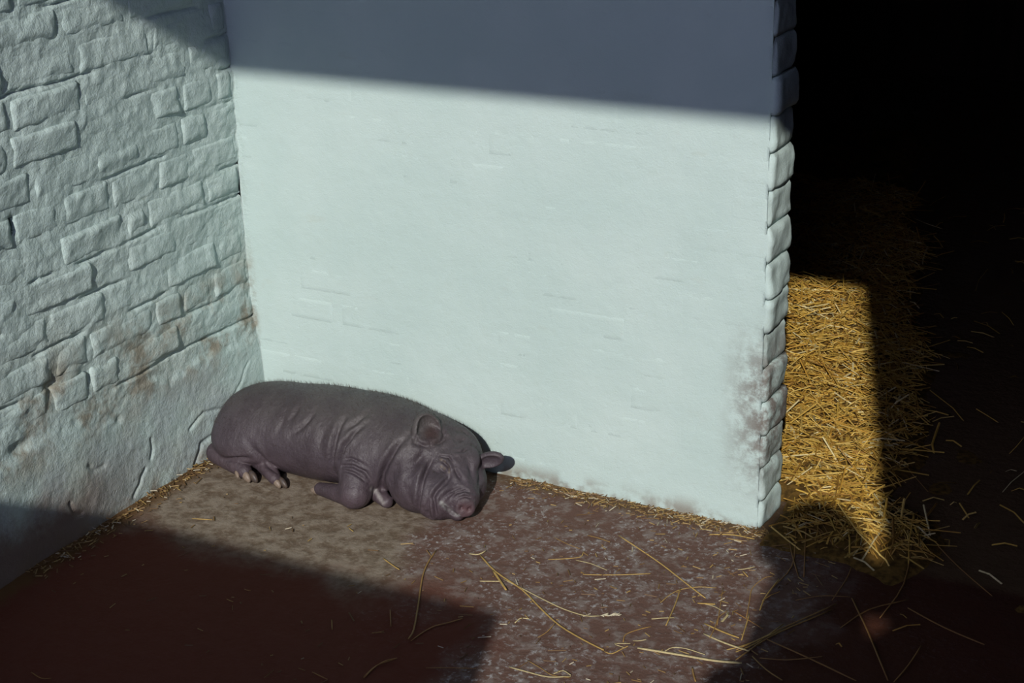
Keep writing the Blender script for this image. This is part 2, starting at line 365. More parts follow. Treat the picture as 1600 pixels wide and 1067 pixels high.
# ---------------------------------------------------------------- pig
#PIGSDF
def smin(a, b, k):
    h = np.clip(.5+.5*(b-a)/k, 0, 1); return b*(1-h)+a*h-k*h*(1-h)
def smax(a, b, k): return -smin(-a, -b, k)
def unit(v): v = np.asarray(v, float); return v/np.linalg.norm(v)
HF = unit((.46, -.70, -.53))                       # where the snout points
HL = np.array((.93, .10, -.33)); HL = unit(HL-HF*(HL@HF)); HU = np.cross(HL, HF)*1.0
if HU[2] < 0: HU = -HU
HO = np.array((.655, -.150, .112))
DN = unit((.55, -.82, .02)); DL = unit(np.cross((0, 0, 1.), DN)+np.array((0, 0, -.25))); DL = unit(DL-DN*(DL@DN)); DU = np.cross(DN, DL)
DC = np.array((.7440, -.2560, .0420))
def pig_field(X, Y, Z):
    def ell(c, r, ax=None):
        x, y, z = X-c[0], Y-c[1], Z-c[2]
        if ax is not None:
            x, y, z = [x*a[0]+y*a[1]+z*a[2] for a in ax]
        k0 = np.sqrt((x/r[0])**2+(y/r[1])**2+(z/r[2])**2)+1e-6
        k1 = np.sqrt((x/r[0]**2)**2+(y/r[1]**2)**2+(z/r[2]**2)**2)+1e-6
        return k0*(k0-1)/k1
    def cap(a, b, ra, rb):
        a = np.asarray(a, float); b = np.asarray(b, float); d = b-a; L = d@d
        t = np.clip(((X-a[0])*d[0]+(Y-a[1])*d[1]+(Z-a[2])*d[2])/L, 0, 1)
        return np.sqrt((X-a[0]-t*d[0])**2+(Y-a[1]-t*d[1])**2+(Z-a[2]-t*d[2])**2)-(ra+(rb-ra)*t)
    H = lambda f, l, u: HO+HF*f+HL*l+HU*u
    f = ell((.130, -.150, .085), (.112, .118, .092))
    f = smin(f, ell((.240, -.148, .090), (.15, .124, .103)), .05)
    f = smin(f, ell((.370, -.148, .097), (.16, .128, .108)), .05)
    f = smin(f, ell((.480, -.150, .100), (.13, .122, .106)), .04)
    f = smin(f, ell((.575, -.160, .098), (.10, .108, .096)), .03)
    # thigh, shoulder
    f = smin(f, ell((.125, -.215, .068), (.092, .072, .055)), .03)
    f = smin(f, ell((.475, -.225, .090), (.062, .055, .062)), .03)
    # hind shanks and feet on the floor
    f = smin(f, cap((.048, -.238, .027), (.160, -.280, .019), .027, .0175), .006)
    f = smin(f, cap((.175, -.235, .03), (.244, -.276, .017), .022, .0155), .006)
    # folded foreleg: upper arm down to the knee, cannon back along the floor
    f = smin(f, cap((.460, -.245, .080), (.478, -.288, .036), .048, .037), .010)
    f = smin(f, cap((.474, -.297, .028), (.372, -.277, .017), .026, .0150), .010)
    f = smin(f, cap((.49, -.240, .024), (.543, -.262, .014), .021, .0145), .006)
    # skull, jowls, muzzle
    f = smin(f, ell(H(.005, -.006, -.018), (.085, .075, .067), (HF, HL, HU)), .025)
    f = smin(f, ell((.612, -.228, .060), (.074, .064, .068)), .008)
    f = smin(f, ell((.668, -.246, .050), (.058, .050, .056)), .008)
    f = smin(f, ell(H(.06, .035, -.03), (.055, .040, .05), (HF, HL, HU)), .012)
    f = smin(f, cap(H(.045, 0, .004), (.727, -.232, .052), .054, .036), .012)
    f = smin(f, cap((.690, -.235, .030), (.722, -.255, .022), .034, .018), .008)     # lower jaw
    f = smin(f, ell(H(.040, -.040, .034), (.030, .020, .014), (HF, HL, HU)), .010)   # brows
    f = smin(f, ell(H(.040, .036, .036), (.030, .020, .014), (HF, HL, HU)), .010)
    # snout disc
    d = np.stack([DN, DL, DU]); c = DC
    x, y, z = [(X-c[0])*a[0]+(Y-c[1])*a[1]+(Z-c[2])*a[2] for a in d]
    disc = smax(np.sqrt(y*y+z*z)-(.0235-.10*x), np.abs(x+.008)-.017, .007)
    f = smin(f, disc, .006)
    for s in (-1, 1): f = smax(f, -ell(c+DN*.010+DL*s*.0085, (.007, .0042, .0058), (DN, DL, DU)), .003)
    # ears: cups
    for c, tip, op, r in [((.618, -.194, .172), (-.34, .14, .92), (.84, -.52, .16), (.047, .036, .021)),
                          ((.744, -.138, .106), (.86, .22, .28), (.40, -.85, -.20), (.034, .021, .014))]:
        e1 = unit(tip); n = np.asarray(op, float); n = unit(n-e1*(n@e1)); e3 = np.cross(e1, n); c = np.asarray(c)
        ear = ell(c, r, (e1, e3, n))
        ear = smax(ear, -ell(c+n*.013+e1*.001, (r[0]*.84, r[1]*.80, r[2]*.9), (e1, e3, n)), .003)
        f = smin(f, ear, .006)
    return smax(f, -(Z-.0005), .004)
#ENDSDF
def surface_nets(f, org, h):
    s = f < 0
    nx, ny, nz = f.shape
    cnt = np.zeros((nx-1, ny-1, nz-1), np.int8)
    for a in (0, 1):
        for b in (0, 1):
            for c in (0, 1): cnt += s[a:nx-1+a, b:ny-1+b, c:nz-1+c]
    I, J, K = np.nonzero((cnt > 0) & (cnt < 8))
    acc = np.zeros((len(I), 3)); n = np.zeros(len(I))
    cs = [(a, b, c) for a in (0, 1) for b in (0, 1) for c in (0, 1)]
    for p in cs:
        for ax in range(3):
            if p[ax]: continue
            q = list(p); q[ax] = 1
            fa = f[I+p[0], J+p[1], K+p[2]]; fb = f[I+q[0], J+q[1], K+q[2]]
            m = (fa < 0) != (fb < 0); t = np.where(m, fa/np.where(m, fa-fb, 1), 0)
            pos = np.array(p, float)[None]+t[:, None]*(np.array(q)-np.array(p))[None]
            acc += pos*m[:, None]; n += m
    V = (np.stack([I, J, K], -1)+acc/n[:, None])*h+np.array(org)
    idx = np.full((nx-1, ny-1, nz-1), -1, np.int64); idx[I, J, K] = np.arange(len(I))
    out = []
    for ax in range(3):
        u, v = (ax+1) % 3, (ax+2) % 3
        sl0 = [slice(None)]*3; sl1 = [slice(None)]*3; sl0[ax] = slice(0, -1); sl1[ax] = slice(1, None)
        a = s[tuple(sl0)]; b = s[tuple(sl1)]
        E = np.stack(np.nonzero(a != b), -1)
        E = E[(E[:, u] > 0) & (E[:, v] > 0) & (E[:, u] < f.shape[u]-1) & (E[:, v] < f.shape[v]-1)]
        du = np.zeros(3, int); du[u] = 1; dv = np.zeros(3, int); dv[v] = 1
        g = lambda e: idx[e[:, 0], e[:, 1], e[:, 2]]
        q = np.stack([g(E-du-dv), g(E-dv), g(E), g(E-du)], -1)
        fl = ~a[E[:, 0], E[:, 1], E[:, 2]]
        q[fl] = q[fl][:, ::-1]; out.append(q)
    return V, np.vstack(out)
def vnormals(V, Q):
    n = np.cross(V[Q[:, 2]]-V[Q[:, 0]], V[Q[:, 3]]-V[Q[:, 1]]); N = np.zeros_like(V)
    for k in range(4): np.add.at(N, Q[:, k], n)
    return N/(np.linalg.norm(N, axis=1)[:, None]+1e-12)
def lap(V, Q, it, lam=.5):
    e = np.vstack([Q[:, [0, 1]], Q[:, [1, 2]], Q[:, [2, 3]], Q[:, [3, 0]]])
    deg = np.bincount(e[:, 0], minlength=len(V))+np.bincount(e[:, 1], minlength=len(V))
    for _ in range(it):
        S = np.stack([np.bincount(e[:, 0], V[e[:, 1], k], len(V))+np.bincount(e[:, 1], V[e[:, 0], k], len(V)) for k in range(3)], -1)
        V = V+lam*(S/deg[:, None]-V)
    return V
hv = .0023
ox, oy, oz = -.02, -.36, -.006
gx = np.arange(ox, .83, hv, dtype=np.float32); gy = np.arange(oy, .03, hv, dtype=np.float32); gz = np.arange(oz, .245, hv, dtype=np.float32)
FX, FY, FZ = np.meshgrid(gx, gy, gz, indexing='ij')
PV, PQ = surface_nets(pig_field(FX, FY, FZ), (ox, oy, oz), hv)
PV = lap(PV, PQ, 2)
del FX, FY, FZ
# skin folds: 3-D polylines pressed into the surface (points, half width, depth)
#TONEPTS
THROAT = [(0.513, -0.279, 0.047), (0.510, -0.264, 0.038), (0.514, -0.261, 0.034), (0.522, -0.265, 0.031), (0.528, -0.269, 0.026), (0.534, -0.273, 0.022), (0.541, -0.276, 0.017)]
LIP = [(0.702, -0.286, 0.057), (0.707, -0.283, 0.050), (0.711, -0.279, 0.043), (0.715, -0.274, 0.037), (0.720, -0.271, 0.032), (0.727, -0.271, 0.029), (0.734, -0.271, 0.026)]
LID = [(0.669, -0.225, 0.129), (0.678, -0.225, 0.125), (0.687, -0.228, 0.119), (0.693, -0.231, 0.114), (0.695, -0.236, 0.108), (0.682, -0.233, 0.113), (0.674, -0.233, 0.116)]
#ENDTONE
FOLDS = [
    ([(0.587, -0.226, 0.173), (0.583, -0.233, 0.168), (0.580, -0.239, 0.164), (0.575, -0.244, 0.158), (0.571, -0.249, 0.153), (0.567, -0.255, 0.145), (0.563, -0.259, 0.137), (0.559, -0.263, 0.128), (0.554, -0.266, 0.119), (0.550, -0.268, 0.109), (0.546, -0.268, 0.098), (0.541, -0.268, 0.087), (0.538, -0.267, 0.075), (0.533, -0.263, 0.062), (0.527, -0.256, 0.047), (0.525, -0.253, 0.035), (0.531, -0.264, 0.031), (0.536, -0.271, 0.025)], 0.0060, 0.0120),
    ([(0.477, -0.231, 0.181), (0.472, -0.237, 0.177), (0.467, -0.243, 0.172), (0.462, -0.248, 0.168), (0.457, -0.253, 0.163), (0.453, -0.259, 0.156), (0.450, -0.263, 0.150), (0.445, -0.267, 0.143), (0.440, -0.271, 0.136), (0.439, -0.274, 0.128), (0.437, -0.277, 0.119), (0.435, -0.280, 0.110), (0.432, -0.281, 0.101), (0.430, -0.282, 0.091), (0.426, -0.281, 0.079), (0.415, -0.269, 0.061)], 0.0050, 0.0105),
    ([(0.466, -0.206, 0.196), (0.463, -0.215, 0.192), (0.459, -0.222, 0.188), (0.455, -0.229, 0.183), (0.450, -0.236, 0.178), (0.445, -0.241, 0.174), (0.439, -0.246, 0.169), (0.433, -0.251, 0.164)], 0.0060, 0.0060),
    ([(0.420, -0.211, 0.193), (0.420, -0.220, 0.188), (0.420, -0.229, 0.183), (0.419, -0.236, 0.177), (0.417, -0.243, 0.171), (0.417, -0.251, 0.163), (0.416, -0.257, 0.154), (0.414, -0.263, 0.145), (0.414, -0.267, 0.136), (0.414, -0.271, 0.127), (0.413, -0.274, 0.118), (0.411, -0.275, 0.108), (0.410, -0.276, 0.096), (0.408, -0.275, 0.084), (0.404, -0.271, 0.070)], 0.0060, 0.0060),
    ([(0.435, -0.285, 0.093), (0.451, -0.289, 0.097), (0.464, -0.290, 0.100), (0.475, -0.288, 0.101), (0.485, -0.287, 0.097), (0.494, -0.284, 0.093), (0.503, -0.281, 0.088), (0.508, -0.279, 0.078), (0.512, -0.275, 0.066)], 0.0030, 0.0053),
    ([(0.442, -0.290, 0.086), (0.458, -0.295, 0.089), (0.471, -0.296, 0.089), (0.482, -0.294, 0.087), (0.490, -0.293, 0.082), (0.498, -0.291, 0.077), (0.504, -0.288, 0.070), (0.509, -0.282, 0.062)], 0.0030, 0.0045),
    ([(0.443, -0.283, 0.109), (0.457, -0.284, 0.113), (0.469, -0.283, 0.116), (0.478, -0.283, 0.113), (0.487, -0.282, 0.111), (0.495, -0.281, 0.108), (0.503, -0.279, 0.104)], 0.0030, 0.0037),
    ([(0.655, -0.224, 0.135), (0.653, -0.231, 0.130), (0.650, -0.237, 0.124), (0.648, -0.243, 0.118), (0.649, -0.253, 0.113), (0.649, -0.262, 0.106), (0.649, -0.270, 0.100), (0.649, -0.277, 0.093), (0.649, -0.283, 0.085), (0.649, -0.287, 0.077), (0.649, -0.291, 0.065), (0.647, -0.293, 0.052), (0.645, -0.290, 0.037), (0.631, -0.270, 0.010)], 0.0050, 0.0105),
    ([(0.702, -0.234, 0.108), (0.700, -0.242, 0.102), (0.700, -0.251, 0.097), (0.700, -0.262, 0.093), (0.695, -0.272, 0.089), (0.690, -0.281, 0.084), (0.687, -0.286, 0.077), (0.684, -0.291, 0.069), (0.687, -0.293, 0.057), (0.688, -0.293, 0.044), (0.688, -0.289, 0.028), (0.683, -0.276, 0.007)], 0.0040, 0.0090),
    ([(0.667, -0.226, 0.128), (0.677, -0.226, 0.123), (0.689, -0.229, 0.117), (0.697, -0.236, 0.108)], 0.0025, 0.0060),
    ([(0.662, -0.231, 0.126), (0.667, -0.220, 0.134), (0.682, -0.216, 0.134), (0.692, -0.220, 0.127), (0.701, -0.223, 0.120)], 0.0030, 0.0045),
    ([(0.667, -0.237, 0.116), (0.679, -0.237, 0.108), (0.695, -0.240, 0.104)], 0.0025, 0.0030),
    ([(0.690, -0.199, 0.141), (0.702, -0.188, 0.139), (0.705, -0.166, 0.140)], 0.0030, 0.0060),
    ([(0.700, -0.223, 0.120), (0.708, -0.229, 0.112), (0.716, -0.234, 0.104), (0.724, -0.236, 0.098), (0.732, -0.238, 0.093)], 0.0040, 0.0060),
    ([(0.715, -0.273, 0.064), (0.721, -0.266, 0.070), (0.726, -0.260, 0.076), (0.734, -0.256, 0.078), (0.741, -0.250, 0.080), (0.750, -0.246, 0.076), (0.756, -0.240, 0.071)], 0.0030, 0.0060),
    ([(0.701, -0.284, 0.066), (0.707, -0.278, 0.072), (0.711, -0.270, 0.076), (0.718, -0.261, 0.079), (0.726, -0.253, 0.083), (0.736, -0.247, 0.084), (0.745, -0.237, 0.083)], 0.0030, 0.0045),
    ([(0.699, -0.287, 0.059), (0.707, -0.283, 0.049), (0.713, -0.276, 0.038), (0.719, -0.272, 0.031), (0.728, -0.272, 0.027), (0.735, -0.268, 0.021)], 0.0030, 0.0075),
    ([(0.637, -0.216, 0.155), (0.643, -0.209, 0.155), (0.650, -0.201, 0.155), (0.654, -0.191, 0.158), (0.658, -0.179, 0.160)], 0.0040, 0.0060),
    ([(0.635, -0.225, 0.148), (0.632, -0.233, 0.143), (0.629, -0.239, 0.138), (0.625, -0.245, 0.132), (0.621, -0.252, 0.126), (0.616, -0.259, 0.120), (0.612, -0.267, 0.114)], 0.0080, 0.0060),
    ([(0.336, -0.220, 0.186), (0.335, -0.229, 0.180), (0.332, -0.237, 0.174), (0.329, -0.245, 0.167), (0.323, -0.252, 0.159), (0.315, -0.258, 0.150), (0.308, -0.261, 0.144), (0.300, -0.264, 0.139), (0.291, -0.266, 0.133)], 0.0060, 0.0050),
    ([(0.288, -0.207, 0.189), (0.288, -0.217, 0.184), (0.287, -0.226, 0.179), (0.285, -0.234, 0.173), (0.282, -0.241, 0.167), (0.278, -0.249, 0.159), (0.274, -0.255, 0.150)], 0.0070, 0.0037),
    ([(0.261, -0.234, 0.170), (0.261, -0.243, 0.162), (0.260, -0.251, 0.153), (0.258, -0.258, 0.144), (0.256, -0.264, 0.133), (0.252, -0.269, 0.121)], 0.0070, 0.0037),
    ([(0.176, -0.277, 0.097), (0.183, -0.278, 0.090), (0.190, -0.277, 0.081), (0.196, -0.276, 0.072), (0.202, -0.272, 0.064), (0.207, -0.268, 0.054), (0.212, -0.262, 0.044), (0.221, -0.264, 0.039), (0.232, -0.267, 0.036), (0.243, -0.271, 0.033), (0.253, -0.273, 0.030), (0.257, -0.268, 0.021)], 0.0070, 0.0075),
    ([(0.099, -0.276, 0.037), (0.116, -0.280, 0.042), (0.133, -0.283, 0.047), (0.147, -0.283, 0.050), (0.160, -0.282, 0.053), (0.172, -0.280, 0.055), (0.183, -0.277, 0.057)], 0.0050, 0.0075),
    ([(0.414, -0.230, 0.182), (0.414, -0.240, 0.174), (0.414, -0.248, 0.166), (0.413, -0.255, 0.157), (0.414, -0.260, 0.149), (0.414, -0.265, 0.141), (0.414, -0.269, 0.133), (0.413, -0.272, 0.124), (0.412, -0.274, 0.115), (0.412, -0.276, 0.106), (0.411, -0.276, 0.095), (0.409, -0.275, 0.085), (0.406, -0.272, 0.073), (0.401, -0.268, 0.059)], 0.0060, 0.0050),
    ([(0.380, -0.246, 0.167), (0.380, -0.253, 0.160), (0.379, -0.258, 0.152), (0.377, -0.263, 0.144), (0.376, -0.268, 0.135), (0.376, -0.271, 0.127), (0.375, -0.274, 0.117), (0.374, -0.275, 0.108), (0.373, -0.276, 0.098)], 0.0090, 0.0037),
    ([(0.578, -0.246, 0.156), (0.571, -0.253, 0.148), (0.563, -0.259, 0.138), (0.560, -0.262, 0.130), (0.556, -0.265, 0.120), (0.551, -0.267, 0.110), (0.546, -0.268, 0.100)], 0.0080, 0.0037),
    ([(0.605, -0.212, 0.181), (0.609, -0.225, 0.178), (0.607, -0.228, 0.169), (0.607, -0.234, 0.161), (0.615, -0.233, 0.158), (0.622, -0.232, 0.154), (0.630, -0.230, 0.149)], 0.0050, 0.0050),
    ([(0.698, -0.245, 0.101), (0.697, -0.255, 0.097), (0.696, -0.266, 0.094), (0.694, -0.274, 0.089), (0.690, -0.285, 0.078)], 0.0040, 0.0050),
    ([(0.677, -0.289, 0.077), (0.677, -0.292, 0.069), (0.676, -0.295, 0.060), (0.674, -0.296, 0.050), (0.675, -0.295, 0.040), (0.674, -0.292, 0.029), (0.671, -0.285, 0.015)], 0.0040, 0.0063),
    ([(0.616, -0.251, 0.131), (0.615, -0.257, 0.122), (0.617, -0.266, 0.115), (0.618, -0.274, 0.107), (0.617, -0.280, 0.100), (0.616, -0.284, 0.092), (0.615, -0.288, 0.083)], 0.0120, 0.0037),
    ([(0.677, -0.169, 0.152), (0.683, -0.157, 0.151), (0.688, -0.144, 0.149)], 0.0040, 0.0037),
    ([(0.658, -0.153, 0.167), (0.663, -0.145, 0.164), (0.668, -0.136, 0.162), (0.672, -0.125, 0.158), (0.684, -0.127, 0.151), (0.694, -0.127, 0.143)], 0.0060, 0.0037),
    ([(0.609, -0.228, 0.168), (0.616, -0.228, 0.163), (0.623, -0.228, 0.157), (0.631, -0.224, 0.154), (0.639, -0.220, 0.150)], 0.0040, 0.0050),
    ([(0.732, -0.266, 0.065), (0.745, -0.257, 0.070), (0.753, -0.253, 0.067), (0.759, -0.246, 0.061)], 0.0025, 0.0040),
    ([(0.639, -0.168, 0.183), (0.644, -0.172, 0.174), (0.651, -0.178, 0.165), (0.653, -0.195, 0.156)], 0.0050, 0.0050),
    ([(0.722, -0.194, 0.122), (0.728, -0.200, 0.112), (0.734, -0.205, 0.102), (0.738, -0.213, 0.096), (0.743, -0.220, 0.090)], 0.0060, 0.0040),
    ([(0.730, -0.166, 0.097), (0.735, -0.173, 0.088), (0.741, -0.180, 0.079), (0.745, -0.194, 0.074), (0.753, -0.215, 0.073)], 0.0060, 0.0040),
    ([(0.617, -0.283, 0.095), (0.616, -0.287, 0.087), (0.615, -0.290, 0.078), (0.614, -0.292, 0.068), (0.616, -0.292, 0.055), (0.618, -0.289, 0.040)], 0.0120, 0.0040),
    ([(0.573, -0.269, 0.104), (0.573, -0.273, 0.094), (0.575, -0.278, 0.085), (0.575, -0.282, 0.076), (0.581, -0.285, 0.070), (0.586, -0.288, 0.063), (0.589, -0.289, 0.055)], 0.0140, 0.0030),
    ([(0.664, -0.295, 0.040), (0.667, -0.292, 0.029), (0.667, -0.285, 0.015)], 0.0050, 0.0050),
]
#FOLDS_HERE
PN = vnormals(PV, PQ)
for pts, w, dp in FOLDS:
    near = np.nonzero((np.abs(PV-np.mean(pts, 0)) < np.ptp(np.array(pts), 0)/2+6*w).all(1))[0]
    if not len(near): continue
    A = np.array(pts); Q = PV[near]; d = segdist(Q, pts)
    e = np.minimum(np.linalg.norm(Q-A[0], axis=1), np.linalg.norm(Q-A[-1], axis=1)); tp = .15+.85*sst(0, .35*np.linalg.norm(A[0]-A[-1])+.004, e)
    PV[near] += PN[near]*(tp*dp*(-np.exp(-(d/w)**2)+.24*np.exp(-((d-2.3*w)/(1.3*w))**2)))[:, None]
PV[:, 2] = np.maximum(PV[:, 2], .0)
# skin tone
tone = np.tile(np.array((.054, .042, .051)), (len(PV), 1))
def spot(c, r, col, a=1.):
    global tone
    w = a*np.exp(-(((PV-np.asarray(c))/np.asarray(r))**2).sum(1)**1.5)[:, None]; tone = tone*(1-w)+np.array(col)*w
topw = (sst(.10, .20, PV[:, 2])*.7)[:, None]; tone = tone*(1-topw)+np.array((.068, .062, .058))*topw
loww = (sst(.10, .02, PV[:, 2])*.5)[:, None]; tone = tone*(1-loww)+np.array((.076, .050, .058))*loww
Hh = lambda f, l, u: HO+HF*f+HL*l+HU*u
spot(DC+DN*.01, (.020, .020, .022), (.105, .052, .056), .9)
spot((.631, -.200, .176), (.017, .024, .036), (.036, .016, .014), .92)
for q in THROAT: spot(q, (.0058, .0058, .0058), (.27, .25, .24), .6)
for q in LIP: spot(q, (.0050, .0050, .0050), (.34, .34, .33), .85)
for q in LID: spot(q, (.0032, .0032, .0032), (.15, .115, .08), .75)
pig = empty('pig', (0, 0, 0))
tag(pig, 'wrinkled dark grey pig asleep against the sunlit whitewashed walls', 'pig')
body = mesh_obj('body', PV, PQ, M_skin, pig, col=tone)

# hooves, bristles
def hoof(c, d, L, w, hgt, col):
    d = unit(d); s_ = unit(np.cross((0, 0, 1.), d)); u_ = np.cross(d, s_); V = []; n = 10
    prof = [(-.5, .80), (-.15, .98), (.2, .92), (.5, .62), (.66, .30)]
    for (t, r) in prof:
        for k in range(n):
            a = 2*math.pi*k/n; V.append(np.array(c)+d*L*t+s_*w*r*math.cos(a)+u_*hgt*r*math.sin(a)-u_*hgt*.25*max(t, 0))
    F = [[i*n+k, i*n+(k+1) % n, (i+1)*n+(k+1) % n, (i+1)*n+k] for i in range(len(prof)-1) for k in range(n)]
    F.append(list(range(n))[::-1]); F.append([(len(prof)-1)*n+k for k in range(n)])
    V = np.array(V); V[:, 2] = np.maximum(V[:, 2], .0008)
    return mesh_obj('hoof', V, F, M_hoof, pig, col=np.tile(np.array(col), (len(V), 1)))
DK, TN = (.050, .040, .040), (.20, .155, .125)
hoof((.171, -.290, .013), (.8, -.35, -.35), .026, .0085, .012, TN); hoof((.186, -.284, .013), (.85, -.3, -.4), .028, .0085, .012, DK)
hoof((.148, -.294, .016), (.7, -.6, -.3), .018, .0055, .007, TN)
hoof((.254, -.284, .011), (.85, -.3, -.4), .024, .0075, .010, TN); hoof((.266, -.277, .011), (.85, -.25, -.45), .026, .0075, .010, DK)
hoof((.362, -.282, .013), (-.95, .12, -.1), .024, .0075, .010, TN); hoof((.366, -.270, .020), (-.95, .12, -.05), .024, .0075, .010, TN)
r2 = np.random.default_rng(11); PN = vnormals(PV, PQ)
cand = np.nonzero((PV[:, 2] > .10) & (PN[:, 2] > -.1))[0]; sel = r2.choice(cand, 9000)
L = r2.uniform(.004, .009, len(sel))*(1+.7*(PN[sel][:, 1] > .2)); p0 = PV[sel]-PN[sel]*.001
dirv = PN[sel]*.55+np.array((-.55, .1, 0))+r2.normal(0, .22, (len(sel), 3)); dirv /= np.linalg.norm(dirv, axis=1)[:, None]
sd_ = np.cross(dirv, r2.normal(size=(len(sel), 3))); sd_ /= np.linalg.norm(sd_, axis=1)[:, None]
V = np.stack([p0-sd_*.00028, p0+sd_*.00028, p0+dirv*L[:, None]], 1).reshape(-1, 3)
bo = mesh_obj('bristles', V, np.arange(len(V)).reshape(-1, 3), mat_plain('bristle', (.055, .042, .034), .6, .4), pig, smooth=False); bo['kind'] = 'stuff'

# ---------------------------------------------------------------- straw
TINTS = [(.46, .38, .20), (.40, .26, .075), (.27, .155, .045), (.24, .12, .035), (.55, .50, .36)]  # darkest tint carries shade in its colour, for stalks out of the sun
def tubes(paths, widths, tints, n=5, flat=.6):
    V = []; F = []; C = []
    for P, w, c in zip(paths, widths, tints):
        P = np.asarray(P, float); m = len(P); k = len(V)
        T = np.gradient(P, axis=0); T /= np.linalg.norm(T, axis=1)[:, None]+1e-9
        S = np.cross(T, (0, 0, 1.)); S /= np.linalg.norm(S, axis=1)[:, None]+1e-9; U = np.cross(S, T)
        for i in range(m):
            wi = w*(.75 if i in (0, m-1) else 1)
            for j in range(n):
                a = 2*math.pi*j/n; V.append(P[i]+S[i]*wi*math.cos(a)+U[i]*wi*flat*math.sin(a)); C.append(c)
        for i in range(m-1):
            for j in range(n): F.append([k+i*n+j, k+i*n+(j+1) % n, k+(i+1)*n+(j+1) % n, k+(i+1)*n+j])
        F.append([k+j for j in range(n)][::-1]); F.append([k+(m-1)*n+j for j in range(n)])
    return V, F, np.array(C)
def bed_h(x, y):
    d = np.minimum(sst(-.16, .08, y), sst(1.30, 1.42, x+np.maximum(y-.1, 0)*3))*(1-.97*sst(1.60, 1.72, x+.27*y+.10*fbm2(x*4, y*4, 5, 2)))
    d = np.maximum(d, .10*sst(1.50, 1.80, x+.25*y)*sst(-1.6, -.4, y))
    return -.012+.040*d+.012*fbm2(x*11, y*11, 2, 3)
